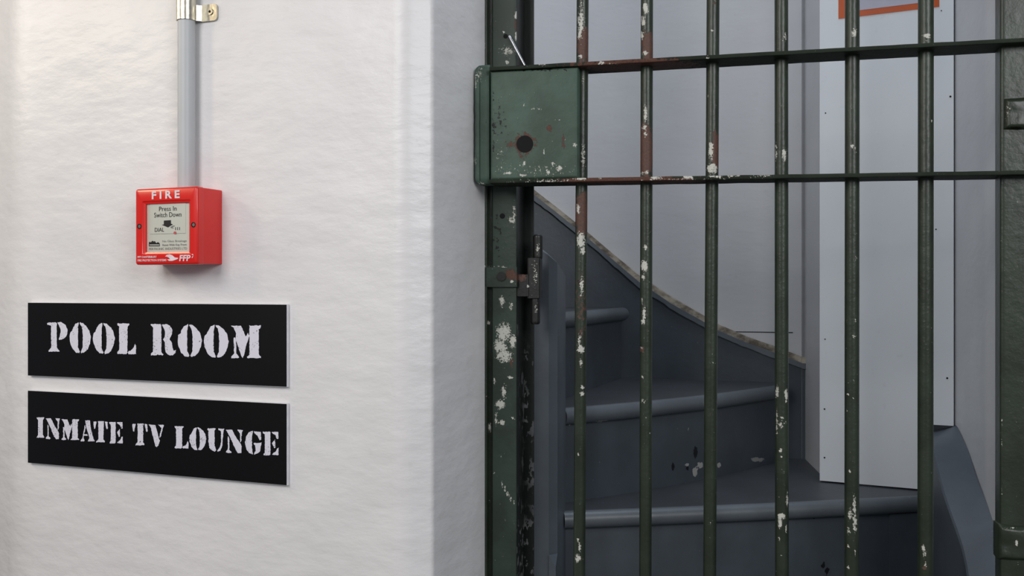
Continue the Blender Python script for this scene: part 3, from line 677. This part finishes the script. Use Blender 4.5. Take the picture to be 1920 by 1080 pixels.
# front cover: a ring with a window
wu0, wu1 = WALL.sd(272.5, .068), WALL.sd(354.5, .068); wz0, wz1 = WALL.px(313, 472.5, .068).z, WALL.px(313, 381, .068).z
O = Vector((WALL.o.x, WALL.o.y, 0)); vs = []; fs = []; K = None
lv = [(fu0, fu1, fzb, fzt, .052, .004), (fu0, fu1, fzb, fzt, .066, .004), (fu0+.001, fu1-.001, fzb+.001, fzt-.001, .0690, .004), (fu0+.0035, fu1-.0035, fzb+.0035, fzt-.0035, .0702, .003),
      (wu0-.0055, wu1+.0055, wz0-.0055, wz1+.0055, .0702, .003), (wu0-.0045, wu1+.0045, wz0-.0045, wz1+.0045, .0685, .003), (wu0-.0025, wu1+.0025, wz0-.0025, wz1+.0025, .0680, .002), (wu0, wu1, wz0, wz1, .0670, .0015), (wu0, wu1, wz0, wz1, .060, .0015)]
for a0, a1, b0, b1, d, r in lv:
    P = rrect(a0, a1, b0, b1, r, 4); K = len(P)
    for a, b in P: vs.append(O+WALL.T()*a+UP*b+WALL.N()*d)
for k in range(len(lv)-1):
    for i in range(K): fs.append((k*K+i, k*K+(i+1) % K, (k+1)*K+(i+1) % K, (k+1)*K+i))
cov = obj('front_cover', vs, fs, M['red'], fp, True, 50)
pane = obj('press_panel', *box(WALL, wu0-.002, wu1+.002, wz0-.002, wz1+.002, .060, .0635, .0006), M['cream'], fp); pane['label'] = 'cream printed press panel'
u_a, u_b = WALL.sd(281, .064), WALL.sd(348, .064); za, zb3 = WALL.px(313, 438, .064).z, WALL.px(313, 381, .064).z
obj('press_plate', *box(WALL, u_a, u_b, za, wz1+.001, .0630, .0645, .0006), M['cream'], pane)
for x, y in ((261.5, 424.5), (363, 421.5)):
    c = WALL.px(x, y, .0700); h_ = obj('screw', *sweep(circle(.0048, 20), WALL.T(), UP, [c, c+WALL.N()*.0009]), M['dark'], fp)
    c = c+WALL.T()*.0008; obj('screw_head', *sweep(circle(.0030, 16), WALL.T(), UP, [c+WALL.N()*.0008, c+WALL.N()*.0012]), M['zinc'], h_)
fnt = bpy.data.fonts.load('<builtin>') if '<builtin>' in [f.filepath for f in bpy.data.fonts] else None
def text(s, xl, xr, yt, yb, d, m, parent, name='lettering', bold=0, pl=WALL, slant=0, label=None):
    """text fitted between two columns and two rows on a plane"""
    cu = bpy.data.curves.new('t', 'FONT'); cu.body = s; cu.offset = bold; cu.resolution_u = 3; cu.space_character = 1.0
    to = bpy.data.objects.new('t', cu); COL.objects.link(to)
    bpy.context.view_layer.update()
    me = bpy.data.meshes.new_from_object(to.evaluated_get(bpy.context.evaluated_depsgraph_get()))
    bpy.data.objects.remove(to)
    xs_ = [v.co.x for v in me.vertices]; y_ = [v.co.y for v in me.vertices]
    x0, x1, y0, y1 = min(xs_), max(xs_), min(y_), max(y_)
    ua, ub = pl.sd(xl, d), pl.sd(xr, d); mid = (xl+xr)/2
    zT, zB = pl.px(mid, yt, d).z, pl.px(mid, yb, d).z
    V = []
    for v in me.vertices:
        a = (v.co.x-x0)/(x1-x0); b = (v.co.y-y0)/(y1-y0)
        V.append(pl.at(ua+(ub-ua)*a+slant*b, zB+(zT-zB)*b, d))
    o = obj(name, V, [tuple(p.vertices) for p in me.polygons], m, parent, False)
    if label: o['label'] = label
    return o
D1 = .0708
text('F I R E', 284.5, 337, 357.5, 372.5, D1, M['inkw'], cov, bold=.035)
text('FFP', 336, 356.5, 478, 489.5, D1, M['inkw'], cov, bold=.03, slant=.0015)
text('FFP CANTERBURY', 258, 294, 479.8, 483.6, D1, M['inkw'], cov, bold=.02)
text('FIRE PROTECTION SYSTEMS', 258, 312, 486, 490, D1, M['inkw'], cov, bold=.02)
def shape(pts, d, m, parent, name, pl=WALL):
    return obj(name, [pl.px(x, y, d) for x, y in pts], [tuple(range(len(pts)))], m, parent, False)
def z1s(x, y): return 230+x/5.686, 330+y/5.686
shape([z1s(*p) for p in ((452, 858), (470, 842), (500, 835), (530, 845), (555, 868), (592, 872), (590, 882), (565, 893), (530, 905), (495, 905), (472, 890), (505, 886), (490, 868), (470, 860))], D1, M['inkw'], cov, 'swoosh_mark')
shape([z1s(*p) for p in ((730, 835), (748, 830), (755, 842), (748, 850), (743, 840))], D1, M['inkw'], cov, 'swoosh_mark')
shape([z1s(*p) for p in ((735, 868), (750, 852), (752, 860), (740, 875))], D1, M['inkw'], cov, 'swoosh_mark')
D2 = .0650
def z2s(x, y): return 260+x/8.309, 370+y/8.309
text('Press In', 298.2, 331, 387, 395.5, D2, M['ink'], pane)
text('Switch Down', 289, 340, 398, 407, D2, M['ink'], pane)
text('DIAL', 290.2, 307.5, 427, 434.5, D2, M['ink'], pane)
text('111', 328.5, 337, 425.8, 431.5, D2, M['ink'], pane, bold=.02)
shape([z2s(*p) for p in ((392, 362), (502, 355), (502, 410), (532, 420), (455, 468), (358, 428), (392, 422))], D2, M['ink'], pane, 'arrow')
shape([z2s(*p) for p in ((495, 462), (530, 440), (565, 440), (552, 452), (524, 462), (548, 484), (500, 478))], D2, M['lilac'], pane, 'hand_symbol')
shape([z2s(*p) for p in ((545, 540), (560, 530), (580, 534), (588, 555), (575, 572), (555, 572), (543, 560))], D2, M['inkr'], pane, 'red_mark')
D3 = .0640
shape([z2s(*p) for p in ((160, 762), (160, 700), (178, 690), (185, 705), (215, 675), (235, 690), (250, 680), (275, 715), (300, 695), (325, 715), (328, 762))], D3, M['ink'], pane, 'mountain_logo')
shape([z2s(*p) for p in ((170, 735), (320, 735), (320, 748), (170, 748))], D3+.0004, M['cream'], pane, 'logo_band')
text('No Glass Breakage', 304.5, 350, 450, 455, D3, M['lilac'], pane)
text('Reset With Key Front', 304.5, 350, 457, 462, D3, M['lilac'], pane, bold=.01)
text('PERTRONIC INDUSTRIES LTD', 279.5, 350.5, 464, 468.5, D3, M['lilac'], pane)

# ================================================================== CONDUIT AND CLIP
cr = .0160; cd = cr+.003
cu = WALL.sd(349.5, cd)
ztop = 2.7
fc = [WALL.at(cu, fzt-.0035, cd), WALL.at(cu, ztop, cd)]
tag(obj('conduit_pipe', *sweep(circle(cr, 32), WALL.T(), WALL.N(), fc), M['pvc']), 'pale grey round conduit running up the wall from the red fire box', 'pipe')
cz0 = WALL.px(350, 34, cd+cr).z; cz1 = cz0+.055
cl = thing('pipe_clip', 'shiny metal saddle clip holding the conduit to the wall', 'clip', tuple(WALL.at(cu, cz0, 0)))
ri, ro = cr+.0006, cr+.0026; prof = []
arc = [math.radians(a) for a in range(-35, 216, 8)]
outer = [(cu+ro*math.cos(a), cd+ro*math.sin(a)) for a in arc]; inner_ = [(cu+ri*math.cos(a), cd+ri*math.sin(a)) for a in arc][::-1]
band = sweep(outer+inner_, WALL.T(), WALL.N(), [O+UP*cz0, O+UP*(cz0+.0005), O+UP*(cz1)])
obj('saddle_band', *band, M['zinc'], cl, True, 35)
tu0 = cu+ro*.78; tu1 = WALL.sd(407, .004)
tz0, tz1 = WALL.px(390, 40, .003).z, WALL.px(390, 9, .003).z
P = rrect(tu0, tu1, tz0, tz1, .007, 6)
tabv = sweep(P, WALL.T(), UP, [O+WALL.N()*.001, O+WALL.N()*.0048])
tb = obj('fixing_tab', *tabv, M['zinc'], cl, True, 35)
pts = [(tu0-.004, .016), (tu0+.002, .009), (tu0+.010, .0035), (tu0+.010, .0055), (tu0+.003, .012), (tu0-.003, .018)]
obj('tab_fold', *sweep(pts, WALL.T(), WALL.N(), [O+UP*(tz0+.001), O+UP*(tz1-.001)]), M['zinc'], tb, True, 35)
c = WALL.px(394, 22, .005)
scw = obj('screw_head', *sweep(circle(.0062, 20), WALL.T(), UP, [c, c+WALL.N()*.0015]), M['zinc'], cl)
obj('screw_recess', *sweep(circle(.0025, 10), WALL.T(), UP, [c+WALL.N()*.001, c+WALL.N()*.0018]), M['dark'], scw)

# ================================================================== POSTER on the boarding
dz = .001
def bz(px, py): p = brd.px(px, py, dz); return brd.sd(px, dz), p.z
ua, z_a = bz(1572, 33); ub, z_b = bz(1761, 15)
zlo = (z_a+z_b)/2; hgt = .30
ps = thing('notice_poster', 'paper notice with bright orange border on the white boarding', 'poster', tuple(brd.at((ua+ub)/2, zlo, dz)))
obj('orange_border', *box(brd, ua, ub, zlo, zlo+hgt, .0004, .0012, .0003), M['orange'], ps)
bd = .0155
obj('paper_sheet', *box(brd, ua+bd, ub-bd*.8, zlo+bd*.9, zlo+hgt-bd, .0008, .0017, .0003), M['paper'], ps)
